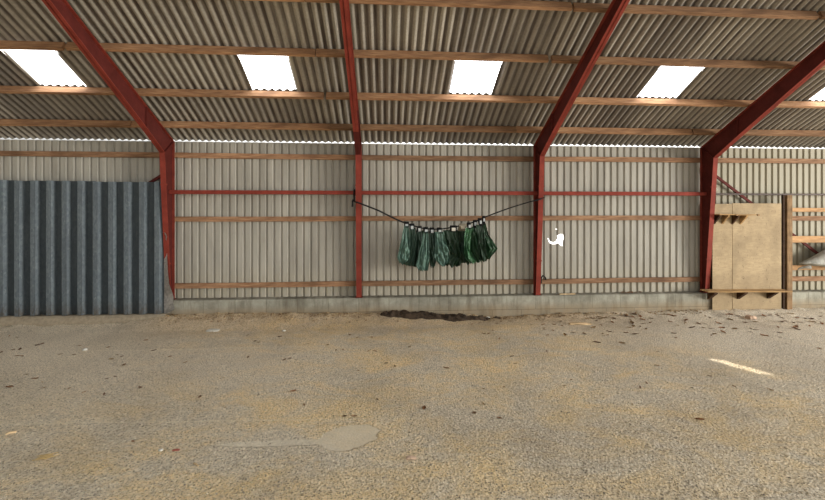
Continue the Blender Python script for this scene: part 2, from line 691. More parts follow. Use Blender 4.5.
bm = bmesh.new()
hx0 = min(p[0] for P in HOLE for p in P)-.01
hx1 = max(p[0] for P in HOLE for p in P)+.01
WTOP = 4.822
pp = wallprof()
for (xa, ya), (xb, yb) in zip(pp, pp[1:]):
    m = 1 if xb < hx0 or xa > hx1 else 8
    for i in range(m):
        x0, x1 = xa+(xb-xa)*i/m, xa+(xb-xa)*(i+1)/m
        y0, y1 = ya+(yb-ya)*i/m, ya+(yb-ya)*(i+1)/m
        iv = [(PLZ-.0, PLZ-.0)] + (cuts((x0+x1)/2) if m > 1 else []) + [(WTOP, WTOP)]
        for (a0, a1), (b0, b1) in zip(iv, iv[1:]):
            bm.faces.new([bm.verts.new(v) for v in ((x0, y0, a1), (x1, y1, a1), (x1, y1, b0), (x0, y0, b0))])
bmesh.ops.remove_doubles(bm, verts=bm.verts[:], dist=.0004)
tag(obj('wall_back', bm, M['wall']), kind='structure')

# the unseen gable on the left, put in to darken that side of the shed
bm = bmesh.new()
vs = [bm.verts.new(p) for p in ((XL, .1, -.1), (XL, -14.9, -.1), (XL, -14.9, 7.2), (XL, -10.2, 9.95), (XL, .1, 4.75))]
bm.faces.new(vs)
tag(obj('wall_left', bm, M['block']), kind='structure')

# ---- roof sheets and rooflights
WV = .177
AMP = .0275
HS = .118
SK = []
for a, b, py in ((33, 84, 85), (249, 296.5, 90), (449, 494.5, 93), (639, 681, 97), (813.5, 853, 100)):
    d = 1.72
    SK.append((atx(a, -d), atx(b, -d)))
SROW = [-.185]+[d/ca+.05 for d in DP]+[11.3]
SKROW = 2


def sheet(bm, x0, x1, s0, s1, lift0=.012, res=8):
    n = max(1, int(round((x1-x0)/WV*res)))
    lo, hi, md = [], [], []
    sx = sorted(p[0] for p in SLOT)
    ss = sorted(p[1] for p in SLOT)
    if x0 < sx[0] and x1 > sx[3] and ss[3] > s0 and ss[0] < s1:
        # the sheet with a split in it
        e0, e1 = sx[0]-.01, sx[3]+.01
        sheet(bm, x0, e0, s0, s1, lift0, res)
        sheet(bm, e1, x1, s0, s1, lift0, res)
        m = 60
        for i in range(m):
            a, b = e0+(e1-e0)*i/m, e0+(e1-e0)*(i+1)/m
            ha, hb = (HS+AMP*math.cos(2*PI*q/WV) for q in (a, b))
            ct = slot_cut((a+b)/2)
            ct = (max(s0, ct[0]), min(s1, ct[1])) if ct else None
            parts_ = [(s0, s1)] if not ct or ct[0] >= ct[1] else [(s0, ct[0]), (ct[1], s1)]
            for u0, u1 in parts_:
                if u1-u0 > .001:
                    bm.faces.new([bm.verts.new(q) for q in (rp(a, u0, ha), rp(b, u0, hb), rp(b, u1, hb), rp(a, u1, ha))])
        return
    for i in range(n+1):
        x = x0+(x1-x0)*i/n
        h = HS+AMP*math.cos(2*PI*x/WV)
        lo.append(bm.verts.new(rp(x, s0, h+lift0)))
        md.append(bm.verts.new(rp(x, (s0+s1)/2, h+lift0*.5)))
        hi.append(bm.verts.new(rp(x, s1, h)))
    for i in range(n):
        bm.faces.new((lo[i], lo[i+1], md[i+1], md[i]))
        bm.faces.new((md[i], md[i+1], hi[i+1], hi[i]))


SUNV = (-.15, .18)     # sideways travel of a sunbeam per metre of fall
SLOT = []
for px_, py_ in ((705.5, 357.2), (722, 358.2), (775.5, 373), (762, 373)):
    F = fl(px_, py_, .03)
    dr = Vector((-SUNV[0], -SUNV[1], 1))
    tt = (HS-(F-Vector((0, 0, Z0))).dot(HN))/dr.dot(HN)
    Q = F+dr*tt
    SLOT.append((Q.x, (Q-Vector((0, 0, Z0))-HN*HS).dot(HU)))


def slot_cut(x):
    zs = []
    for i in range(4):
        (x0, z0), (x1, z1) = SLOT[i], SLOT[(i+1) % 4]
        if (x0 <= x < x1) or (x1 <= x < x0):
            zs.append(z0+(z1-z0)*(x-x0)/(x1-x0))
    return (min(zs), max(zs)) if len(zs) > 1 else None


bm = bmesh.new()
for r in range(len(SROW)-1):
    s0, s1 = SROW[r]-(.12 if r else 0), SROW[r+1]
    spans = [(XL-.3, XR+.3)]
    if r == SKROW:
        spans, x = [], XL-.3
        for a, b in SK:
            spans.append((x, a+.04))
            x = b-.04
        spans.append((x, XR+.3))
    for a, b in spans:
        sheet(bm, a, b, s0, s1)
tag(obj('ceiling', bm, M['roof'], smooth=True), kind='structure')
for i, (a, b) in enumerate(SK):
    bm = bmesh.new()
    sheet(bm, a, b, SROW[SKROW]-.10, SROW[SKROW+1]-.115, .02)
    tag(obj('window_%d' % (i+1), bm, M['skylight'], smooth=True), kind='structure')

# ------------------------------------------------------------------ steel portal frames
FW, FT, WT = .135, .014, .012
OUTY = -.085         # outer face of the column's outer flange
KD, KZ = .55, 4.43   # inner knee


def flange(bm, X, pts, t, side):
    """a plate of width FW following (y, z) points; thickness goes to 'side'"""
    n = len(pts)
    off = []
    for i in range(n):
        a, b = pts[max(i-1, 0)], pts[min(i+1, n-1)]
        dy, dz = b[0]-a[0], b[1]-a[1]
        l = math.hypot(dy, dz)
        off.append((-dz/l*t*side, dy/l*t*side))
    rows = []
    for (y, z), (oy, oz) in zip(pts, off):
        rows.append([bm.verts.new(p) for p in ((X-FW/2, y, z), (X+FW/2, y, z), (X+FW/2, y+oy, z+oz), (X-FW/2, y+oy, z+oz))])
    for a, b in zip(rows, rows[1:]):
        for k in range(4):
            bm.faces.new((a[k], a[(k+1) % 4], b[(k+1) % 4], b[k]))
    bm.faces.new(rows[0])
    bm.faces.new(rows[-1][::-1])


def outer_z(d):
    return Z0+.5078*d-.098


def inner_z(d):
    return KZ+.60*(d-KD) if d < 1.3 else KZ+.60*.75+.573*(d-1.3)


def frame(X, label):
    root = thing('portal_frame', label, 'steel frame', (X, -.2, PLZ), 'red steel portal frames along the wall')
    cz = outer_z(-OUTY)                       # outer corner
    dE = 9.95

    def piece(name, poly, flanges, mat):
        fb = bmesh.new()
        for pts, side in flanges:
            flange(fb, X, pts, FT, side)
        o = obj(name, fb, mat, root)
        wb = bmesh.new()
        prism(wb, poly, X-WT/2, X+WT/2)
        obj('web', wb, M['darkred'], o)  # unlit web sides get their shade from the darker red

    piece('column', [(OUTY, PLZ+.01), (OUTY, cz), (-KD, KZ), (-.245, PLZ+.01)],
          (([(OUTY, PLZ+.01), (OUTY, cz)], -1), ([(-.245, PLZ+.01), (-KD, KZ)], 1)), M['red'])
    piece('rafter', [(-1.3, outer_z(1.3)), (-dE, outer_z(dE)), (-dE, inner_z(dE)), (-1.3, inner_z(1.3))],
          (([(-1.3, outer_z(1.3)), (-dE, outer_z(dE))], 1), ([(-1.3, inner_z(1.3)), (-dE, inner_z(dE))], -1)), M['red'])
    piece('knee_haunch', [(OUTY, cz), (-1.3, outer_z(1.3)), (-1.3, inner_z(1.3)), (-KD, KZ)],
          (([(OUTY, cz), (-1.3, outer_z(1.3))], 1), ([(-KD, KZ), (-1.3, inner_z(1.3))], -1)), M['darkred' if X == 0 else 'red'])
    for (ya, za), (yb, zb) in (((OUTY-.01, cz-.01), (-KD+.01, KZ+.01)), ((-1.3, outer_z(1.3)-.005), (-1.3, inner_z(1.3)+.005)),
                               ((OUTY, 3.9), (-.5, 3.86))):
        st = bmesh.new()
        L = math.hypot(yb-ya, zb-za)
        ny, nz = -(zb-za)/L*.006, (yb-ya)/L*.006
        prism(st, [(ya+ny, za+nz), (yb+ny, zb+nz), (yb-ny, zb-nz), (ya-ny, za-nz)], X-FW/2+.004, X+FW/2-.004)
        obj('stiffener', st, M['darkred'], root)
    for zc in (1.55, 3.62):
        cl = bmesh.new()
        dd = .245+(KD-.245)*(zc-PLZ)/(KZ-PLZ)
        box(cl, (X-FW/2-.012, -dd-.018, zc-.02), (X+FW/2+.012, -dd+.03, zc+.02))
        bevel(cl, .004, 1)
        obj('clip', cl, M['red'], root)
    bp = bmesh.new()
    box(bp, (X-.1, -.27, PLZ-.004), (X+.1, -.06, PLZ+.014))
    bevel(bp, .003, 1)
    obj('base_plate', bp, M['darkred'], root)
    return root


frame(-5, 'red steel portal frame beside the grey galvanised sheet partition')
frame(0, 'red steel portal frame holding the left end of the bag rope, seen straight on')
frame(5, 'red steel portal frame holding the right end of the bag rope')
frame(10, 'red steel portal frame beside the plywood panel, farthest right')

# ------------------------------------------------------------------ timbers
BAYS = [(XL+.1, -5.0), (-5.0, 0.0), (0.0, 5.0), (5.0, 10.0), (10.0, XR-.1)]
BAYN = ['left of the first red frame, above the galvanised sheets', 'between the first and second red frames',
        'above the green bags', 'between the third and fourth red frames', 'right of the fourth red frame, above the plywood']
ROWN = ['lowest', 'second', 'third', 'topmost']
JO = (-.72, -.72, .0, -.55)
for r in range(4):
    s = DP[r]/ca
    for b, (x0, x1) in enumerate(BAYS):
        j = JO[r]+R.uniform(-.08, .08)
        a0 = x0 if b == 0 else x0-.70+R.uniform(-.1, .05)
        a1 = x1 if b == 4 else x1-.74
        dz = R.uniform(-.006, .004)
        bm = beam(rp(a0, s, dz), rp(a1, s, dz+R.uniform(-.006, .002)), .075, .165, up=HN, wane=.012, seed=r*7+b)
        o = obj('roof_purlin', bm, M['purlin'], org=rp((a0+a1)/2, s, dz))
        tag(o, '%s timber roof purlin %s' % (ROWN[r], BAYN[b]), 'beam', 'rough timber purlins under the roof sheets')
for r, (zc, nm) in enumerate(((.929, 'bottom'), (2.73, 'middle'), (4.434, 'top'))):
    for b, (x0, x1) in enumerate(BAYS):
        a0 = x0+(.006 if b else 0)
        a1 = x1-(.006 if b < 4 else 0)
        za, zb = zc+R.uniform(-.012, .012), zc+R.uniform(-.012, .012)
        bm = beam((a0, -.043, za), (a1, -.043, zb), .075, .135, wane=.012, seed=50+r*7+b)
        o = obj('wall_rail', bm, M['girt'], org=((a0+a1)/2, -.043, zc))
        loc = ['left of the first red frame, behind the galvanised sheets', BAYN[1], 'behind the green bags' if r == 1 else ('below the green bags' if r == 0 else 'above the green bags'), BAYN[3],
               'right of the fourth red frame, behind the plywood'][b]
        tag(o, '%s timber wall rail %s' % (nm, loc), 'beam', 'timber rails on the wall cladding')

# red tie bars between the columns
for i, (x0, x1) in enumerate(((-5, 0), (0, 5), (5, 10))):
    bm = bmesh.new()
    box(bm, (x0+.012, -.27, 3.385), (x1-.012, -.17, 3.49))
    bevel(bm, .01, 2)
    o = obj('tie_bar', bm, M['red'], org=((x0+x1)/2, -.22, 3.44))
    tag(o, ['red steel tie bar between the first and second red frames', 'red steel tie bar above the green bags',
            'red steel tie bar between the third and fourth red frames'][i], 'steel bar', 'red tie bars between the frames')
bm = bmesh.new()
box(bm, (10.012, -.18, 3.41), (XR-.1, -.13, 3.46))
bevel(bm, .006, 1)
tag(obj('tie_bar', bm, M['darksteel'], org=(13, -.155, 3.435)), 'thin dark steel bar right of the fourth red frame, above the plywood', 'steel bar')

# diagonal braces
bm = beam((-5.085, -.107, 4.0), (-8.6, -.107, 1.7), .036, .075, wane=.001, seed=3)
tag(obj('diagonal_brace', bm, M['darkred'], org=(-5.05, -.14, 4.02)), 'dark red diagonal brace running behind the top of the galvanised sheets', 'steel brace')
p0, p1 = at(717, 177, -.106), at(822, 257, -.106)
p0 = p0+(p1-p0)*((10.09-p0.x)/(p1.x-p0.x))
p1 = p0+(p1-p0)*((.60-p0.z)/(p1.z-p0.z))
bm = beam(p0, p1, .036, .075, wane=.001, seed=4)
tag(obj('diagonal_brace', bm, M['darkred'], org=p0), 'dark red diagonal brace running down behind the plywood panel', 'steel brace')

# ------------------------------------------------------------------ galvanised partition on its kerb
KZT = .25
bm = bmesh.new()
pr = []
X = XL
while X <= -4.95:
    nz = noise.noise(Vector((X*2.2, 1, 0)))*.03
    ny = noise.noise(Vector((X*1.7, 4, 0)))*.03
    pr.append([bm.verts.new(p) for p in ((X, -.286, -.1), (X, -.62+ny, -.1), (X, -.50+ny, KZT-.09+nz), (X, -.44+ny, KZT-.01+nz*.5), (X, -.286, KZT))])
    X += .15
for a, b in zip(pr, pr[1:]):
    for k in range(5):
        bm.faces.new((a[k], a[(k+1) % 5], b[(k+1) % 5], b[k]))
bm.faces.new(pr[0])
bm.faces.new(pr[-1][::-1])
tag(obj('trim_1', bm, m_plain('dusty_kerb', rgb(158, 145, 124), .95, var=.22, scale=14), smooth=True), kind='structure')

SZ1 = 3.71
part = thing('galvanised_partition', 'grey galvanised corrugated steel partition left of the first red frame', 'metal partition', (-8.6, -.36, KZT))
GP = .381
RIB = ((0, 0), (.055, -.105), (.175, -.105), (.225, 0))
gx = -5.2-.381*.93
nper = 8


def galv(x0, nrib, yoff, tail, top, lean=0.0):
    bm = bmesh.new()
    pts = []
    for k in range(nrib):
        for dx, dy in RIB:
            pts.append((x0+k*GP+dx, dy))
    pts.append((x0+nrib*GP+tail, 0))
    if tail < 0:
        pts[-1] = (x0+(nrib-1)*GP+.225+.06, 0)
    zs = [KZT+.005, 1.2, 2.3, top]
    rows = []
    for x, dy in pts:
        j = noise.noise(Vector((x*4, 2, 0)))*.02
        rows.append([bm.verts.new((x+lean*(z-KZT), -.33+yoff+dy+noise.noise(Vector((x*1.3, z*.8, 1)))*.012, z+(j if i == 0 else (j*.5 if i == 3 else 0)))) for i, z in enumerate(zs)])
    for a, b in zip(rows, rows[1:]):
        for k in range(3):
            bm.faces.new((a[k], b[k], b[k+1], a[k+1]))
    r = bmesh.ops.solidify(bm, geom=bm.faces[:], thickness=.006)
    return bm


xR = -5.09
starts = []
first = atx(159.2, -.43)-.175
for q, (n_, yo) in enumerate(((5, 0), (5, .012), (5, 0), (5, .012))):
    x0 = first-(5*(q+1)-1)*GP+(0)
    tail = (.05 if q else -1)
    obj('steel_sheet', galv(x0, n_, yo, tail, SZ1+(-.02, .0, .01, .0)[q]), M['galv'], part)
# bent, torn edge of the last sheet
bm = bmesh.new()
pts = [(163.2, 232), (165.6, 233), (167.0, 236), (166.2, 243), (167.2, 256), (168.0, 274), (169.2, 284), (172.2, 292), (173.6, 297), (173.0, 302), (174.6, 309), (170, 312.5), (166.5, 313.6)]
va, vb = [], []
for i, (px, py) in enumerate(pts):
    p = at(px, py, -.40-.05*math.sin(i*1.3))
    q = at(min(px-2.2, 164.0), py, -.345)
    va.append(bm.verts.new(p))
    vb.append(bm.verts.new(q))
for i in range(len(pts)-1):
    bm.faces.new((va[i], va[i+1], vb[i+1], vb[i]))
bmesh.ops.solidify(bm, geom=bm.faces[:], thickness=.006)
obj('torn_edge', bm, m_plain('bare_torn_steel', rgb(186, 182, 176), .7, 0, .3, 20), part)

# ------------------------------------------------------------------ plywood, shelves, wooden post and rails
PY = -.335
gz = lambda x, y: floor_z(x, y)


def panel(x0, x1, z0, z1, y, wob=.006):
    bm = bmesh.new()
    box(bm, (x0, y-.01, z0), (x1, y+.01, z1))
    for v in bm.verts:
        v.co.x += R.uniform(-wob, wob)
        v.co.z += R.uniform(-wob, wob) if v.co.z > 1 else 0
    bevel(bm, .003, 1)
    return bm


xa, xm, xb = max(10.09, atx(710.2, PY)), atx(732, PY), atx(781.3, PY)
zt = at(745, 203.2, PY).z
for x0, x1, l, dz in ((xa, xm-.004, 'narrow tan plywood panel standing beside the fourth red frame', -.02),
                      (xm+.004, xb, 'wide tan stained plywood panel standing beside the wooden post', .0)):
    zb = .03
    tag(obj('plywood_panel', panel(x0, x1, zb, zt+dz, PY), M['ply'], org=((x0+x1)/2, PY, zb)), l, 'plywood panel', 'plywood panels by the right frame')


def bracket(bm, x, y, z, w=.05, d=.2, h=.2):
    """triangular wooden bracket below a shelf, gusset standing across"""
    a = [bm.verts.new((x-w/2, yy, zz)) for yy, zz in ((y, z), (y-d, z), (y-d, z-.03), (y, z-h))]
    b = [bm.verts.new((x+w/2, yy, zz)) for yy, zz in ((y, z), (y-d, z), (y-d, z-.03), (y, z-h))]
    bm.faces.new(a)
    bm.faces.new(b[::-1])
    for k in range(4):
        bm.faces.new((a[k], b[k], b[(k+1) % 4], a[(k+1) % 4]))


YF = PY-.0115
for i, (pxa, pxb, pyy, nm) in enumerate(((715.4, 733.6, 214.6, 'small wooden bracket shelf nailed high on the narrow plywood panel'),
                                         (733.6, 755.0, 214.9, 'small wooden bracket shelf nailed high on the wide plywood panel'))):
    z = at(pxa, pyy, YF-.2).z
    x0, x1 = atx(pxa, YF-.1), atx(pxb, YF-.1)
    if i == 1:
        x0 = prev+.004
    prev = x1
    t = thing('bracket_shelf', nm, 'shelf', ((x0+x1)/2, YF, z), 'small bracket shelves on the plywood')
    bm = bmesh.new()
    box(bm, (x0, YF-.24, z-.012), (x1, YF, z+.014))
    bevel(bm, .003, 1)
    obj('board', bm, M['shelfwood'], t)
    for k, xx in enumerate((x0+.05, x0+.30)):
        bm = bmesh.new()
        bracket(bm, xx, YF, z-.0125, .05, .22, .26)
        obj('bracket', bm, M['darkwood'] if k == 0 else M['shelfwood'], t)
    bm = bmesh.new()
    box(bm, (x1-.07, YF-.262, z-.03), (x1-.015, YF-.2405, z+.02))
    obj('end_block', bm, M['newwood'], t)
# lower shelf
t = thing('long_shelf', 'long wooden plank shelf on brackets low on the plywood panels', 'shelf', at(745, 293, PY))
x0, x1 = atx(708.5, YF-.3), atx(793, YF-.3)
z = at(745, 292.6, YF-.38).z
bm = bmesh.new()
box(bm, (x0, YF-.29, z-.014), (x1, YF, z+.014))
bmesh.ops.subdivide_edges(bm, edges=[e for e in bm.edges if abs(e.verts[0].co.x-e.verts[1].co.x) > 1], cuts=10)
for v in bm.verts:
    v.co.z += -.03*((v.co.x-x0)/(x1-x0)-.5)+noise.noise(v.co*1.5)*.012
    if v.co.y > YF-.01:
        v.co.z += .01
obj('board', bm, M['shelfwood'], t)
for px in (714.5, 744.5, 775):
    bm = bmesh.new()
    xx = atx(px, YF-.2)
    bracket(bm, xx, YF, z-.02, .10, .26, .24)
    obj('bracket', bm, M['darkwood'], t)

# post
px0, px1 = atx(784.6, PY), atx(791.2, PY)
ztp = at(787, 195.2, PY).z
post = thing('wooden_post', 'weathered square wooden post standing between plywood and open rails', 'post', ((px0+px1)/2, PY, .03))
bm = beam(((px0+px1)/2+.02, PY+.0, .03), ((px0+px1)/2+.02, PY, ztp), px1-px0-.05, .08, up=Vector((0, 1, 0)), wane=.004, seed=91)
obj('upright', bm, M['postwood'], post)
bm = beam((px0-.03, PY+.02, .03), (px0-.03, PY+.02, ztp+.01), .05, .06, up=Vector((0, 1, 0)), wane=.003, seed=92)  # dark strip added to stand for the shaded gap beside the post
obj('gap_shade_strip', bm, M['darkwood'], post)
# rails
for i, (py, hh, nm) in enumerate(((209.8, .115, 'uppermost'), (239.3, .19, 'middle wide'), (267.6, .14, 'lowest'))):
    z = at(800, py, PY+.12).z
    bm = beam((px1-.10, PY+.125, z), (XR-.2, PY+.125, z-.01), .05, hh, wane=.006, seed=100+i)
    tag(obj('pen_rail', bm, M['newwood'], org=(13.5, PY+.125, z)), '%s pale timber pen rail right of the wooden post' % nm, 'rail', 'pale pen rails right of the post')

# grey sack on the lowest rail
zr = at(800, 267.6, PY+.12).z
sx0, sx1 = atx(801, -.42), atx(801, -.42)+2.5
bm = bmesh.new()
bmesh.ops.create_icosphere(bm, subdivisions=5, radius=1)
for v in bm.verts:
    c = v.co.copy()
    k = .5+.5*c.x
    hgt = .50 if c.z > 0 else .13
    v.co.x = (sx0+sx1)/2+c.x*(sx1-sx0)/2
    prof_ = (1-abs(c.x)**2.2)**.15
    v.co.z = zr+.12+c.z*hgt*(.12+1.5*k**.6)*(1 if c.z > 0 else .8)+.02*k
    v.co.y = -.40+c.y*.26
    w = noise.noise(Vector((v.co.x*2.2, v.co.y*3, v.co.z*4)))*.05+noise.noise(Vector((v.co.x*7, v.co.y*5, v.co.z*9)))*.018
    v.co.z += w
    v.co.y += w*.8
    if v.co.y > -.275:
        v.co.z = max(v.co.z, zr+.078)
    else:
        v.co.y = min(v.co.y, -.25)
sk = thing('sack', 'bulging grey-white plastic sack slumped over the lowest pen rail', 'sack', ((sx0+sx1)/2, -.4, zr))
obj('sack_body', bm, M['sack'], sk, smooth=True)
bm = bmesh.new()
tube(bm, [(sx0+.16, -.56, zr+.06), (sx0+.05, -.46, zr+.045), (sx0-.06, -.42, zr+.0), (sx0-.1, -.41, zr-.05)], [.05, .035, .025, .012], 8)
obj('tied_neck', bm, M['sack'], sk, smooth=True)

# ------------------------------------------------------------------ the rope with the bags
RY = -.62
rope_px = [(357, 202.2), (368, 206.4), (380, 211.2), (392, 217.3), (404, 222.6), (415, 226.2), (425, 228.6), (437, 229.2),
           (447, 228.2), (457, 226.4), (468, 224), (478, 220.4), (486, 216.8), (505, 209.6), (525, 203.2), (541.4, 198.9)]
rope = thing('rope', 'black rope strung between two red frames, carrying the green bags', 'rope', at(437, 229, RY))


def spline(P, n=6):
    out = []
    for i in range(len(P)-1):
        p0, p1, p2, p3 = P[max(i-1, 0)], P[i], P[i+1], P[min(i+2, len(P)-1)]
        for k in range(n):
            t = k/n
            out.append(.5*((2*p1)+(p2-p0)*t+(2*p0-5*p1+4*p2-p3)*t*t+(3*p1-p0-3*p2+p3)*t**3))
    out.append(P[-1])
    return out


rp_ = spline([at(px, py, RY) for px, py in rope_px])
bm = bmesh.new()
rad = [.022 if i < 30 else .017 for i in range(len(rp_))]
tube(bm, rp_, rad, 7)
obj('line', bm, M['black'], rope, smooth=True)
# knots round the columns
z1, z2 = rp_[0].z, rp_[-1].z
d1 = .245+(KD-.245)*(z1-PLZ)/(KZ-PLZ)
bm = bmesh.new()
a = rp_[0]
tube(bm, spline([a, Vector((-.09, -d1-.04, z1+.02)), Vector((-.115, -d1+.06, z1+.10)), Vector((-.13, -.30, z1+.22)), Vector((-.12, -.30, 3.49)), Vector((-.12, -.22, 3.52)), Vector((-.12, -.145, 3.5)), Vector((-.12, -.14, 3.36))], 5), .02, 7)
tube(bm, spline([Vector((-.10, -d1+.03, z1+.03)), Vector((-.15, -d1+.02, z1+.06)), Vector((-.155, -d1+.02, z1-.03)), Vector((-.16, -d1+.02, z1-.12))], 5), .024, 7)
obj('knot', bm, M['black'], rope, smooth=True)
bm = bmesh.new()
b = rp_[-1]
z2 = b.z
d2 = .245+(KD-.245)*(z2-PLZ)/(KZ-PLZ)
tube(bm, spline([b, Vector((5.0, -d2-.035, z2+.02)), Vector((5.085, -d2-.03, z2+.035)), Vector((5.10, -d2+.12, z2+.03)), Vector((5.095, -.2, z2-.2)),
                 Vector((5.10, -.11, z2-.8)), Vector((5.13, -.095, 2.0)), Vector((5.14, -.10, 1.1)), Vector((5.15, -.11, .95))], 6), .013, 7)
tube(bm, spline([Vector((5.15, -.11, .88)), Vector((5.15, -.115, 1.03)), Vector((5.20, -.115, 1.10)), Vector((5.27, -.11, 1.04)), Vector((5.29, -.10, .98))], 5), .018, 7)
obj('tail', bm, M['black'], rope, smooth=True)


def lerp_poly(P, t):
    """x along a polyline of (t, x)"""
    for (a, xa_), (b, xb_) in zip(P, P[1:]):
        if a <= t <= b:
            f = (t-a)/(b-a)
            f = f*f*(3-2*f)*.5+f*.5
            return xa_+(xb_-xa_)*f
    return P[-1][1]


def rope_at(x):
    best = min(rp_, key=lambda p: abs(p.x-x))
    return best.z


def bag(label, clip, L, Rr, bot, mat, dy, thick=.16, folds=3, seed=0, tagmat='paper', tagw=3.0, band='black', twist=.6, crum=.0):
    """L, Rr: outline points (px, py) down the left and the right side, first the top, last the bottom corner; bot: extra sag (px) of the bottom middle"""
    Y = RY-dy
    Lw = [at(px, py, Y) for px, py in L]
    Rw = [at(px, py, Y) for px, py in Rr]
    ztop = (Lw[0].z+Rw[0].z)/2
    lt = [((ztop-p.z)/(ztop-Lw[-1].z), p.x) for p in Lw]
    rt = [((ztop-p.z)/(ztop-Rw[-1].z), p.x) for p in Rw]
    lt[0] = (0, lt[0][1])
    rt[0] = (0, rt[0][1])
    zl, zr_ = Lw[-1].z, Rw[-1].z
    sag = bot/37.0
    cl = at(clip[0], clip[1], RY)
    zc = rope_at(cl.x)
    root = thing('tarpaulin_bag', label, 'bag', (cl.x, RY, zc), 'green bags hanging on the rope')
    bm = bmesh.new()
    NR, NT = 64, 44
    rings = []
    for j in range(NT+1):
        t = j/NT
        xl, xr = lerp_poly(lt, t), lerp_poly(rt, t)
        ring = []
        open_ = .10+.90*sst(0, .75, t)
        if t > .9:
            open_ *= 1-.55*((t-.9)/.1)**2
        for k in range(NR):
            a = 2*PI*k/NR
            c, s = math.cos(a), math.sin(a)
            u = math.copysign(abs(c)**.8, c)
            xx = (xl+xr)/2+(xr-xl)/2*u
            f = (u+1)/2
            zb = zl+(zr_-zl)*f-sag*(1-u*u)
            zz = ztop+(zb-ztop)*t
            fold = math.cos(folds*PI*u*1.15+seed*1.9+twist*t*2)
            fold2 = noise.noise(Vector((u*2.4+seed*5, t*2.6, seed)))
            fold3 = noise.noise(Vector((u*5+seed*5, t*7+u*3, seed+9)))
            th = thick*open_*(abs(s)**.7)
            rid = 1-2*abs(noise.noise(Vector((u*1.2+seed*3+t*1.2, t*2.0-u*1.0, seed+20))))
            rid2 = 1-2*abs(noise.noise(Vector((u*1.9+seed*3-t*2, t*3.6+u*1.6, seed+30))))
            wr = (.015*fold+.045*fold2+(.02+crum*.6)*fold3+.06*rid*abs(rid)+(.03+crum*.5)*rid2)*(.25+.75*sst(0, .5, t))*min(1, abs(s)*1.6)
            yy = Y+math.copysign(th, s)*.5+wr*(1 if s < 0 else .6)
            xx += noise.noise(Vector((t*4, seed*2.7, u)))*.015*t
            zz += (noise.noise(Vector((u*3, seed*1.3, 4)))*.06+abs(noise.noise(Vector((u*2.2, seed*2.3, 8))))*.10)*t**4
            ring.append(bm.verts.new((xx, yy, zz)))
        rings.append(ring)
    for a, b in zip(rings, rings[1:]):
        for k in range(NR):
            bm.faces.new((a[k], a[(k+1) % NR], b[(k+1) % NR], b[k]))
    for rg, fl_ in ((rings[0], False), (rings[-1], True)):
        h = NR//2
        for k in range(h-1):
            i0, i1, j0, j1 = k, k+1, (NR-k) % NR, NR-k-1
            q = [rg[i0], rg[i1], rg[j1], rg[j0]]
            q2 = []
            for v in q:
                if v not in q2:
                    q2.append(v)
            if len(q2) > 2:
                bm.faces.new(q2)
        q = [rg[h-1], rg[h], rg[h+1]]
        bm.faces.new(q)
    obj('bag_body', bm, M[mat], root, smooth=True)
    # band over the rope and pale tag on it
    w = tagw/37.0
    bm = bmesh.new()
    zt_ = ztop-.035
    n = 10
    rows = []
    for sgn, yb in ((1, Y), ):
        pts = [(Y-.035, zt_), (RY-.045, zc-.03), (RY-.04, zc+.02), (RY, zc+.045), (RY+.04, zc+.02), (RY+.042, zc-.03), (Y+.03, zt_)]
        for dx in (-w*.75, w*.75):
            rows.append([bm.verts.new((cl.x+dx, y, z)) for y, z in pts])
    for k in range(len(rows[0])-1):
        bm.faces.new((rows[0][k], rows[0][k+1], rows[1][k+1], rows[1][k]))
    bmesh.ops.solidify(bm, geom=bm.faces[:], thickness=.008)
    obj('band', bm, M[band], root)
    bm = bmesh.new()
    th_ = 1.6/37
    box(bm, (cl.x-w*.45, -.004, -th_), (cl.x+w*.45, .004, th_),
        Matrix.Translation((0, min(RY-.062, (Y-.035+RY-.045)/2-.018), zc-.06)))
    bevel(bm, .003, 1)
    obj('tag', bm, M[tagmat], root)
    return root


def A(pts):   # crop one -> photo
    return [(390+x/7.15, 210+y/7.15) for x, y in pts]


def B(pts):   # crop two -> photo
    return [(440+x/7.15, 210+y/7.15) for x, y in pts]


bag('blue-green tarpaulin bag, leftmost of all on the rope', A([(118, 100)])[0],
    A([(101, 112), (88, 170), (66, 280), (53, 338), (70, 386)]), A([(134, 116), (140, 200), (146, 300), (134, 358), (118, 372)]), 1.5, 'bag_blue', .17, .10, 2, 1)
bag('dark green tarpaulin bag half hidden behind the leftmost bag', A([(157, 115)])[0],
    A([(138, 122), (140, 200), (120, 330), (90, 400)]), A([(182, 130), (188, 240), (186, 330), (172, 398)]), 1.0, 'bag_dull',  0, .10, 3, 2)
bag('narrow dark green tarpaulin bag, third from the left on the rope', A([(210, 130)])[0],
    A([(186, 142), (184, 220), (170, 320), (160, 404)]), A([(240, 150), (250, 240), (252, 340), (240, 410)]), .5, 'bag_dull', -.17, .10, 3, 3)
bag('smooth blue-green tarpaulin bag hanging lowest, fourth from the left', A([(255, 140)])[0],
    A([(240, 156), (226, 230), (200, 340), (183, 392), (205, 432)]), A([(276, 156), (280, 250), (282, 340), (280, 390), (272, 440)]), .5, 'bag_blue', .17, .10, 2, 4)
bag('dark folded tarpaulin bag in the gap between two paler bags, fifth from the left', A([(300, 137)])[0],
    A([(278, 156), (280, 260), (278, 360), (290, 420)]), A([(324, 156), (332, 250), (336, 340), (325, 405)]), .5, 'bag_dull', -.17, .10, 3, 5)
bag('crumpled blue-green tarpaulin bag at the middle of the rope', A([(352, 137)])[0],
    A([(324, 158), (326, 230), (318, 310), (326, 372)]), A([(388, 156), (402, 230), (422, 300), (430, 352), (412, 392)]), 2.5, 'bag_blue', .17, .10, 4, 6, crum=.05)
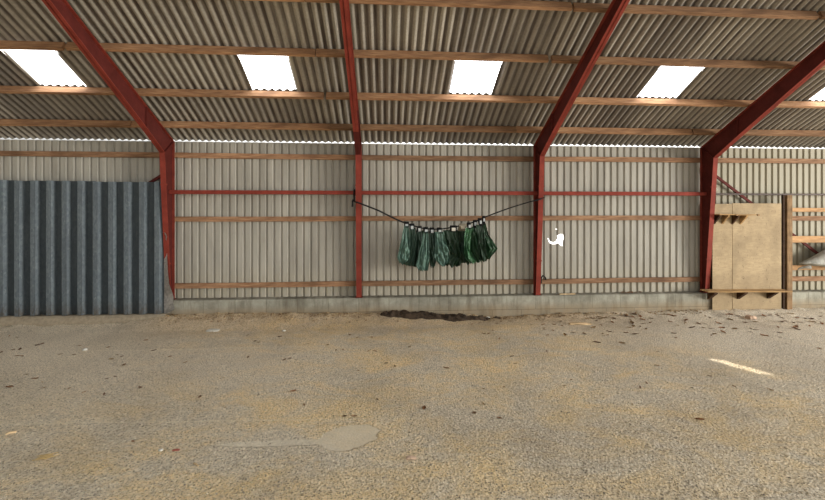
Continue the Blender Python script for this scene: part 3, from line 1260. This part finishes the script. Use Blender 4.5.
bag('dark green tarpaulin bag with white tag, seventh from the left', B([(95, 128)])[0],
    B([(22, 148), (44, 230), (72, 320), (24, 392)]), B([(120, 140), (140, 240), (150, 330), (128, 410)]), 1.0, 'bag_dark',  0, .10, 3, 7, tagw=4.4, tagmat='white', crum=.03)
bag('dark green tarpaulin bag with tan tag, eighth from the left', B([(162, 126)])[0],
    B([(118, 142), (120, 240), (112, 320), (128, 400)]), B([(190, 140), (196, 240), (200, 320), (212, 388)]), .5, 'bag_dark', -.17, .10, 3, 8, tagmat='tantag', tagw=5.0, band='tantag')
bag('shiny bright green tarpaulin bag, ninth from the left', B([(205, 112)])[0],
    B([(182, 136), (172, 210), (173, 290), (180, 345), (222, 392)]), B([(240, 118), (226, 180), (214, 260), (226, 330), (262, 372)]), .3, 'bag_bright', .17, .10, 2, 9, band='black', tagw=2.4)
bag('mid green tarpaulin bag, third from the right on the rope', B([(250, 100)])[0],
    B([(228, 120), (214, 200), (210, 280), (246, 378)]), B([(266, 116), (276, 200), (284, 290), (300, 374)]), .4, 'bag_mid',  0, .10, 3, 10, tagw=2.4)
bag('very dark green tarpaulin bag, second from the right on the rope', B([(283, 95)])[0],
    B([(258, 112), (268, 200), (276, 290), (290, 376)]), B([(306, 100), (318, 180), (330, 270), (338, 360)]), .3, 'bag_dark', .17, .10, 4, 11, tagw=2.2)
bag('dark green tarpaulin bag flaring out to a point, rightmost on the rope', B([(312, 88)])[0],
    B([(296, 100), (304, 200), (312, 290), (318, 366)]), B([(328, 92), (344, 170), (380, 225), (412, 275), (357, 352)]), .2, 'bag_mid',  0, .10, 3, 12, tagw=1.8)

# ------------------------------------------------------------------ dirt and litter
bm = bmesh.new()
x0, x1 = fl(378, 318).x, fl(500, 318).x
nx, ny_ = 110, 16
gg = []
for j in range(ny_+1):
    row = []
    for i in range(nx+1):
        x = x0+(x1-x0)*i/nx
        y = -.30-.62*j/ny_
        u = i/nx
        cen = -.52+.10*math.sin(u*7)-.1*(u > .7)*(u-.7)
        w = (.25+.14*noise.noise(Vector((x*2.5, 1, 1))))*sst(0, .12, u)*sst(1, .55, u)
        e = max(0, 1-((y-cen)/max(w, .02))**2)
        hgt = .07*e+e*(.10*noise.noise(Vector((x*6, y*6, 3)))+.05*noise.noise(Vector((x*19, y*19, 3))))
        row.append(bm.verts.new((x, y, floor_z(x, y)-.02+hgt+.01*min(e*4, 1)*1.5)))
    gg.append(row)
for r0, r1 in zip(gg, gg[1:]):
    for i in range(nx):
        bm.faces.new((r0[i], r0[i+1], r1[i+1], r1[i]))
tag(obj('damp_soil', bm, M['mud'], smooth=True), 'dark damp soil heaped along the foot of the concrete plinth below the bags', 'soil', kind='stuff')


def pebbles(name, pts, mat, label, cat, seed):
    r = random.Random(seed)
    vs, fs = [], []
    for x, y, sz in pts:
        z = floor_z(x, y)
        a = r.uniform(0, 6.3)
        b = len(vs)
        rx, ry, rz = sz*r.uniform(.7, 1.4), sz*r.uniform(.5, 1), sz*r.uniform(.35, .7)
        ca_, sa_ = math.cos(a), math.sin(a)
        for k in range(5):
            t = k*2*PI/5
            m_ = r.uniform(.75, 1.2)
            u, v = rx*math.cos(t)*m_, ry*math.sin(t)*m_
            vs.append((x+u*ca_-v*sa_, y+u*sa_+v*ca_, z-.002))
            u, v = u*.62, v*.62
            vs.append((x+u*ca_-v*sa_, y+u*sa_+v*ca_, z+rz*r.uniform(.7, 1.2)))
        for k in range(5):
            q = (k+1) % 5
            fs.append((b+2*k, b+2*q, b+2*q+1, b+2*k+1))
        fs.append(tuple(b+2*k+1 for k in range(5)))
    me = bpy.data.meshes.new(name)
    me.from_pydata(vs, [], fs)
    me.materials.append(mat)
    o = bpy.data.objects.new(name, me)
    C.objects.link(o)
    tag(o, label, cat, kind='stuff')
    return o


def m_grit(name, cols):
    n = N(name)
    c = n.voro(18, None, 'Color')
    st = [(i/(len(cols)-1), k) for i, k in enumerate(cols)]
    return n.fin(n.ramp(n.t.nodes[-1].outputs['Color'], *st), .9, 0, .15)


r_ = random.Random(5)
P_ = []
for _ in range(5200):
    py = 345+155*r_.random()**.75
    f = fl(r_.uniform(-30, 855), py)
    if (f.x-PATCH.x)**2/.25+(f.y-PATCH.y)**2/.12 < 1.1 or (f.x < -5 and f.y > -3.6):
        continue
    if noise.noise(Vector((f.x*.9, f.y*.9, 11))) < -.25+r_.uniform(-.2, .2):
        continue
    P_.append((f.x, f.y, r_.choice((.006, .008, .010, .013))))
pebbles('gravel', P_, m_grit('grit_stones', [rgb(96, 90, 80), rgb(150, 140, 122), rgb(186, 170, 138), rgb(205, 192, 166)]),
        'loose grit and small stones scattered over the barn floor', 'gravel', 3)
P_ = []
for _ in range(2600):
    x = r_.uniform(-5.0, 5.2) if r_.random() < .85 else r_.uniform(5, 9.8)
    if .3 < x < 3.3 and r_.random() < .7:
        continue
    y = -.31-abs(r_.gauss(0, .22 if x < 5 else .12))
    if noise.noise(Vector((x*1.6, y*2, 21))) < -.2+r_.uniform(-.3, .3):
        continue
    P_.append((x, y, r_.choice((.010, .014, .02, .03))))
pebbles('soil_crumbs', P_, m_grit('soil_crumbs', [rgb(92, 74, 56), rgb(140, 116, 86), rgb(166, 142, 108), rgb(190, 170, 136)]),
        'brown crumbs of soil and rubble banked against the foot of the plinth', 'soil', 4)


def leaf_mesh(seed):
    r = random.Random(seed)
    bm = bmesh.new()
    n = 5
    L_ = []
    curl = r.uniform(.1, .4)
    for i in range(n+1):
        t = i/n
        w = .42*math.sin(PI*min(1, t*.92+.08))**.8+.02
        zc = curl*.35*(t-.5)**2*2
        L_.append([bm.verts.new((t-.5, s*w*.75, zc+curl*.3*abs(s)+r.uniform(-.03, .03))) for s in (-1, 0, 1)])
    for a, b in zip(L_, L_[1:]):
        for k in range(2):
            bm.faces.new((a[k], a[k+1], b[k+1], b[k]))
    tube(bm, [(-.5, 0, curl*.17), (-.72, .03, curl*.2)], .02, 4)
    bmesh.ops.solidify(bm, geom=bm.faces[:], thickness=.012)
    return bm


protos = []
LEAF = [('leaf_dark', 'curled dark brown dry leaf lying on the barn floor', 'dark brown leaves on the floor'),
        ('leaf_rust', 'curled rusty brown dry leaf lying on the barn floor', 'rusty brown leaves on the floor'),
        ('leaf_tan', 'curled pale tan dry leaf lying on the barn floor', 'pale tan leaves on the floor')]
for i, (mk, lb, gp) in enumerate(LEAF):
    for v in range(2):
        o = obj('dry_leaf', leaf_mesh(i*2+v), M[mk], smooth=True)
        tag(o, lb, 'leaf', gp)
        protos.append([o, False])


PLACED = []


def put_leaf(px, py, size):
    p = fl(px, py)
    for _ in range(3):
        p = fl(px, py, floor_z(p.x, p.y))
    if p.y > -.42 or any((p.x-q.x)**2+(p.y-q.y)**2 < (.011 if i >= 14 else .06) for i, q in enumerate(PLACED)):
        return
    PLACED.append(p)
    e = R.choices(protos, (5, 5, 4, 4, 1.5, 1.5))[0]
    if e[1]:
        o = e[0].copy()
        C.objects.link(o)
    else:
        o = e[0]
        e[1] = True
    o.location = (p.x, p.y, floor_z(p.x, p.y)+.004)
    o.rotation_euler = (R.uniform(-.2, .2), R.uniform(-.2, .2), R.uniform(0, 6.28))
    s = size*R.uniform(.7, 1.3)
    o.scale = (s, s*R.uniform(.6, 1), s)


for q_ in ((580.6, 324.3), (573, 324), (588, 324.5), (751, 318.6), (213, 321.8), (11, 433.6), (411, 458.8), (176, 450.6), (196, 465), (85, 350.4), (284, 331.2), (488, 317.8), (161, 450.6), (45, 458.5)):
    PLACED.append(fl(*q_))
for _ in range(125):
    px = R.uniform(560, 824)
    put_leaf(px, 313.5+abs(R.gauss(0, 12)), .125)
for _ in range(26):
    put_leaf(R.uniform(460, 610), 321+abs(R.gauss(0, 10)), .09)
for px, py in ((1, 352.5), (8, 351), (13, 350), (16, 349.6), (20, 349.5), (17, 356), (22, 356.4), (25, 356), (37, 345.5), (42, 344), (79, 346),
               (60, 354.5), (66, 354), (74, 355), (27, 374.6), (35, 379), (10, 387), (44, 388), (84, 392.4), (104, 394.6), (107, 379), (111, 379.2),
               (146, 340.5), (108, 347.5), (122, 356.8), (111, 359.4), (124, 365.3), (154, 350.6), (185, 362.6), (192, 358), (140, 387.5)):
    put_leaf(px, py, .085)
for px, py in ((248, 357.5), (284, 360), (290, 358.6), (255, 341.5), (258, 342.6), (280, 337), (336, 350.4), (343, 350.2), (347, 350.8), (368, 351.4),
               (375, 351.5), (350, 335), (357, 338), (372, 337.6), (386, 363.4), (395, 366.8), (410, 347), (409, 347.6), (293, 391.6), (446, 368.4), (489, 333.8),
               (512, 356.6), (424, 408), (133, 442), (354, 416.4), (770, 390), (780, 337.4), (786, 344), (819, 348.6), (700, 420), (676, 338), (640, 388)):
    put_leaf(px, py, .085)
for _ in range(40):
    put_leaf(R.uniform(0, 824), R.uniform(335, 420), .06)


def chip(name, px, py, L_, W_, H_, mat, label, cat, rz, seed, rot=0.1):
    p = fl(px, py)
    p = fl(px, py, floor_z(p.x, p.y))
    bm = bmesh.new()
    r = random.Random(seed)
    n = 6
    rows = []
    for i in range(n+1):
        t = i/n
        w = W_*(.55+.45*math.sin(PI*(.12+.76*t)))*r.uniform(.8, 1.1)
        z = H_*.4*math.sin(t*PI*1.3)*r.uniform(.6, 1)
        rows.append([bm.verts.new(((t-.5)*L_, -w/2, z)), bm.verts.new(((t-.5)*L_, w/2, z+r.uniform(-.2, .2)*H_)),
                     bm.verts.new(((t-.5)*L_, w/2*.9, z+H_)), bm.verts.new(((t-.5)*L_, -w/2*.9, z+H_))])
    for a, b in zip(rows, rows[1:]):
        for k in range(4):
            bm.faces.new((a[k], a[(k+1) % 4], b[(k+1) % 4], b[k]))
    bm.faces.new(rows[0])
    bm.faces.new(rows[-1][::-1])
    o = obj(name, bm, mat)
    o.location = (p.x, p.y, floor_z(p.x, p.y)+.002)
    o.rotation_euler = (0, 0, rz)
    tag(o, label, cat)
    return o


chip('plastic_scrap', 213, 321.8, .28, .22, .02, M['white'], 'white flat scrap lying on soil near the first red frame', 'scrap', .1, 1)
chip('wood_chip', 751, 318.6, .24, .2, .07, M['pink'], 'pale pinkish wood chip among leaves in front of the plywood', 'wood chip', .2, 2)
chip('wood_offcut', 580, 324.3, .55, .14, .03, M['chip'], 'long pale wood offcut lying on the floor below the holed cladding', 'wood chip', -.05, 3)
chip('wood_chip', 11, 433.6, .10, .035, .02, M['chip'], 'tan bark chip lying alone near the left edge', 'wood chip', .8, 4)
chip('wood_chip', 411, 458.8, .12, .05, .02, M['pink'], 'pinkish flat chip on gravel right of the pale patch', 'wood chip', .1, 5)
chip('plastic_scrap', 176, 450.6, .08, .03, .012, M['redscrap'], 'small red scrap on gravel left of the pale patch', 'scrap', .2, 6)
chip('straw_piece', 196, 465, .09, .02, .012, M['chip'], 'pale straw piece on gravel near the small red scrap', 'straw', -.6, 8)
for px, py, s, lb in ((85, 350.4, .09, 'pale stone lying beyond the leaf litter on the left'), (284, 331.2, .07, 'small pale stone in front of the soil bank'),
                      (488, 317.8, .10, 'pale stone at the right end of the damp soil'), (161, 450.6, .045, 'small white stone beside the small red scrap')):
    p = fl(px, py)
    p = fl(px, py, floor_z(p.x, p.y))
    bm = bmesh.new()
    bmesh.ops.create_icosphere(bm, subdivisions=3, radius=1)
    for v in bm.verts:
        k = 1+.3*noise.noise(v.co*1.4+Vector((px, 0, 0)))
        v.co = Vector((v.co.x*s*.6*k, v.co.y*s*.45*k, v.co.z*s*.3*k+s*.2))
    o = obj('stone', bm, M['stone'], smooth=True)
    o.location = (p.x, p.y, floor_z(p.x, p.y))
    tag(o, lb, 'stone')
# a wad of straw
p = fl(45, 458.5)
bm = bmesh.new()
for i in range(26):
    a = R.uniform(-.35, .35)+(PI if R.random() < .5 else 0)+.35
    c0 = Vector((R.gauss(0, .035), R.gauss(0, .03), R.uniform(.004, .022)))
    l = R.uniform(.03, .075)
    dv = Vector((math.cos(a), math.sin(a), R.uniform(-.08, .08)))*l
    k = Vector((R.uniform(-.012, .012), R.uniform(-.012, .012), .006))
    tube(bm, [c0-dv, c0+k, c0+dv], .004, 5)
o = obj('straw_wad', bm, M['straw'])
o.location = (p.x, p.y, floor_z(p.x, p.y))
tag(o, 'tangled wad of straw lying near the lower left corner', 'straw', kind='stuff')
# leftover bits of leaf litter lying on the plinth
for px, w, lb in ((629, .3, 'brown leaf litter on the plinth ledge in front of the cladding'),):
    p = at(px, 290.4, -.06)
    bm = bmesh.new()
    for i in range(16):
        q = Vector((p.x+R.gauss(0, w*.4), -.13+R.uniform(-.05, .05), PLZ+.012+R.uniform(0, .03)))
        m_ = Matrix.Translation(q) @ Matrix.Rotation(R.uniform(0, 6), 4, 'Z') @ Matrix.Rotation(R.uniform(-.5, .5), 4, 'X')
        box(bm, (-.04, -.02, -.004), (.04, .02, .004), m_)
    tag(obj('leaf_litter', bm, M['leaf_dark'], org=(p.x, -.13, PLZ)), lb, 'leaf litter', kind='stuff')
p0 = at(559.5, 293.2, -.2)
bm = beam((p0.x, -.2, PLZ+.012), (p0.x+.46, -.19, PLZ+.012), .05, .022, wane=.003, seed=77)
tag(obj('wood_strip', bm, M['chip'], org=(p0.x, -.2, PLZ)), 'short pale wood strip lying on the plinth below the torn hole', 'wood strip')

# ------------------------------------------------------------------ light
SKY_L, SKY_R = .4, 2.1
w = bpy.data.worlds.new('world')
bpy.context.scene.world = w
w.use_nodes = True
nt = w.node_tree
nt.nodes.clear()
out = nt.nodes.new('ShaderNodeOutputWorld')
bg = nt.nodes.new('ShaderNodeBackground')
tc = nt.nodes.new('ShaderNodeTexCoord')
sp = nt.nodes.new('ShaderNodeSeparateXYZ')
rm = nt.nodes.new('ShaderNodeValToRGB')
nt.links.new(tc.outputs['Generated'], sp.inputs[0])
mp = nt.nodes.new('ShaderNodeMapRange')
mp.inputs[1].default_value = -1
mp.inputs[2].default_value = 1
nt.links.new(sp.outputs[2], mp.inputs[0])
nt.links.new(mp.outputs[0], rm.inputs[0])
e = rm.color_ramp.elements
e[0].position, e[0].color = .30, (.30, .27, .22, 1)
e[1].position, e[1].color = .46, (1, .98, .93, 1)
x_ = e.new(1.0)
x_.color = (.86, .93, 1, 1)
mx = nt.nodes.new('ShaderNodeMapRange')
mx.interpolation_type = 'SMOOTHSTEP'
mx.inputs[1].default_value, mx.inputs[2].default_value = -.8, .8
mx.inputs[3].default_value, mx.inputs[4].default_value = SKY_L, SKY_R
dt = nt.nodes.new('ShaderNodeVectorMath')
dt.operation = 'DOT_PRODUCT'
dt.inputs[1].default_value = (.9, .35, 0)
nt.links.new(tc.outputs['Generated'], dt.inputs[0])
nt.links.new(dt.outputs['Value'], mx.inputs[0])
nt.links.new(mx.outputs[0], bg.inputs[1])
nt.links.new(rm.outputs[0], bg.inputs[0])
nt.links.new(bg.outputs[0], out.inputs[0])

sd = bpy.data.lights.new('sun', 'SUN')
so = bpy.data.objects.new('sun', sd)
C.objects.link(so)
sd.energy = 4
sd.angle = .01
sd.color = (1, .95, .86)
so.rotation_euler = Vector((SUNV[0], SUNV[1], -1)).to_track_quat('-Z', 'Y').to_euler()

ad = bpy.data.lights.new('added_side_light', 'AREA')  # unseen area lamp, added to throw light in from the right end
ao = bpy.data.objects.new('added_side_light', ad)
C.objects.link(ao)
ad.shape = 'RECTANGLE'
ad.size, ad.size_y = 8, 6
ad.energy = 5200
ad.color = (1, .96, .88)
ao.location = (27, -12.5, 3.4)
ao.rotation_euler = (Vector((0, -1.5, 2.6))-Vector(ao.location)).to_track_quat('-Z', 'Y').to_euler()

sc = bpy.context.scene
sc.view_settings.view_transform = 'Standard'
sc.view_settings.look = 'None'
sc.view_settings.exposure = 0
sc.cycles.max_bounces = 8
sc.cycles.diffuse_bounces = 5
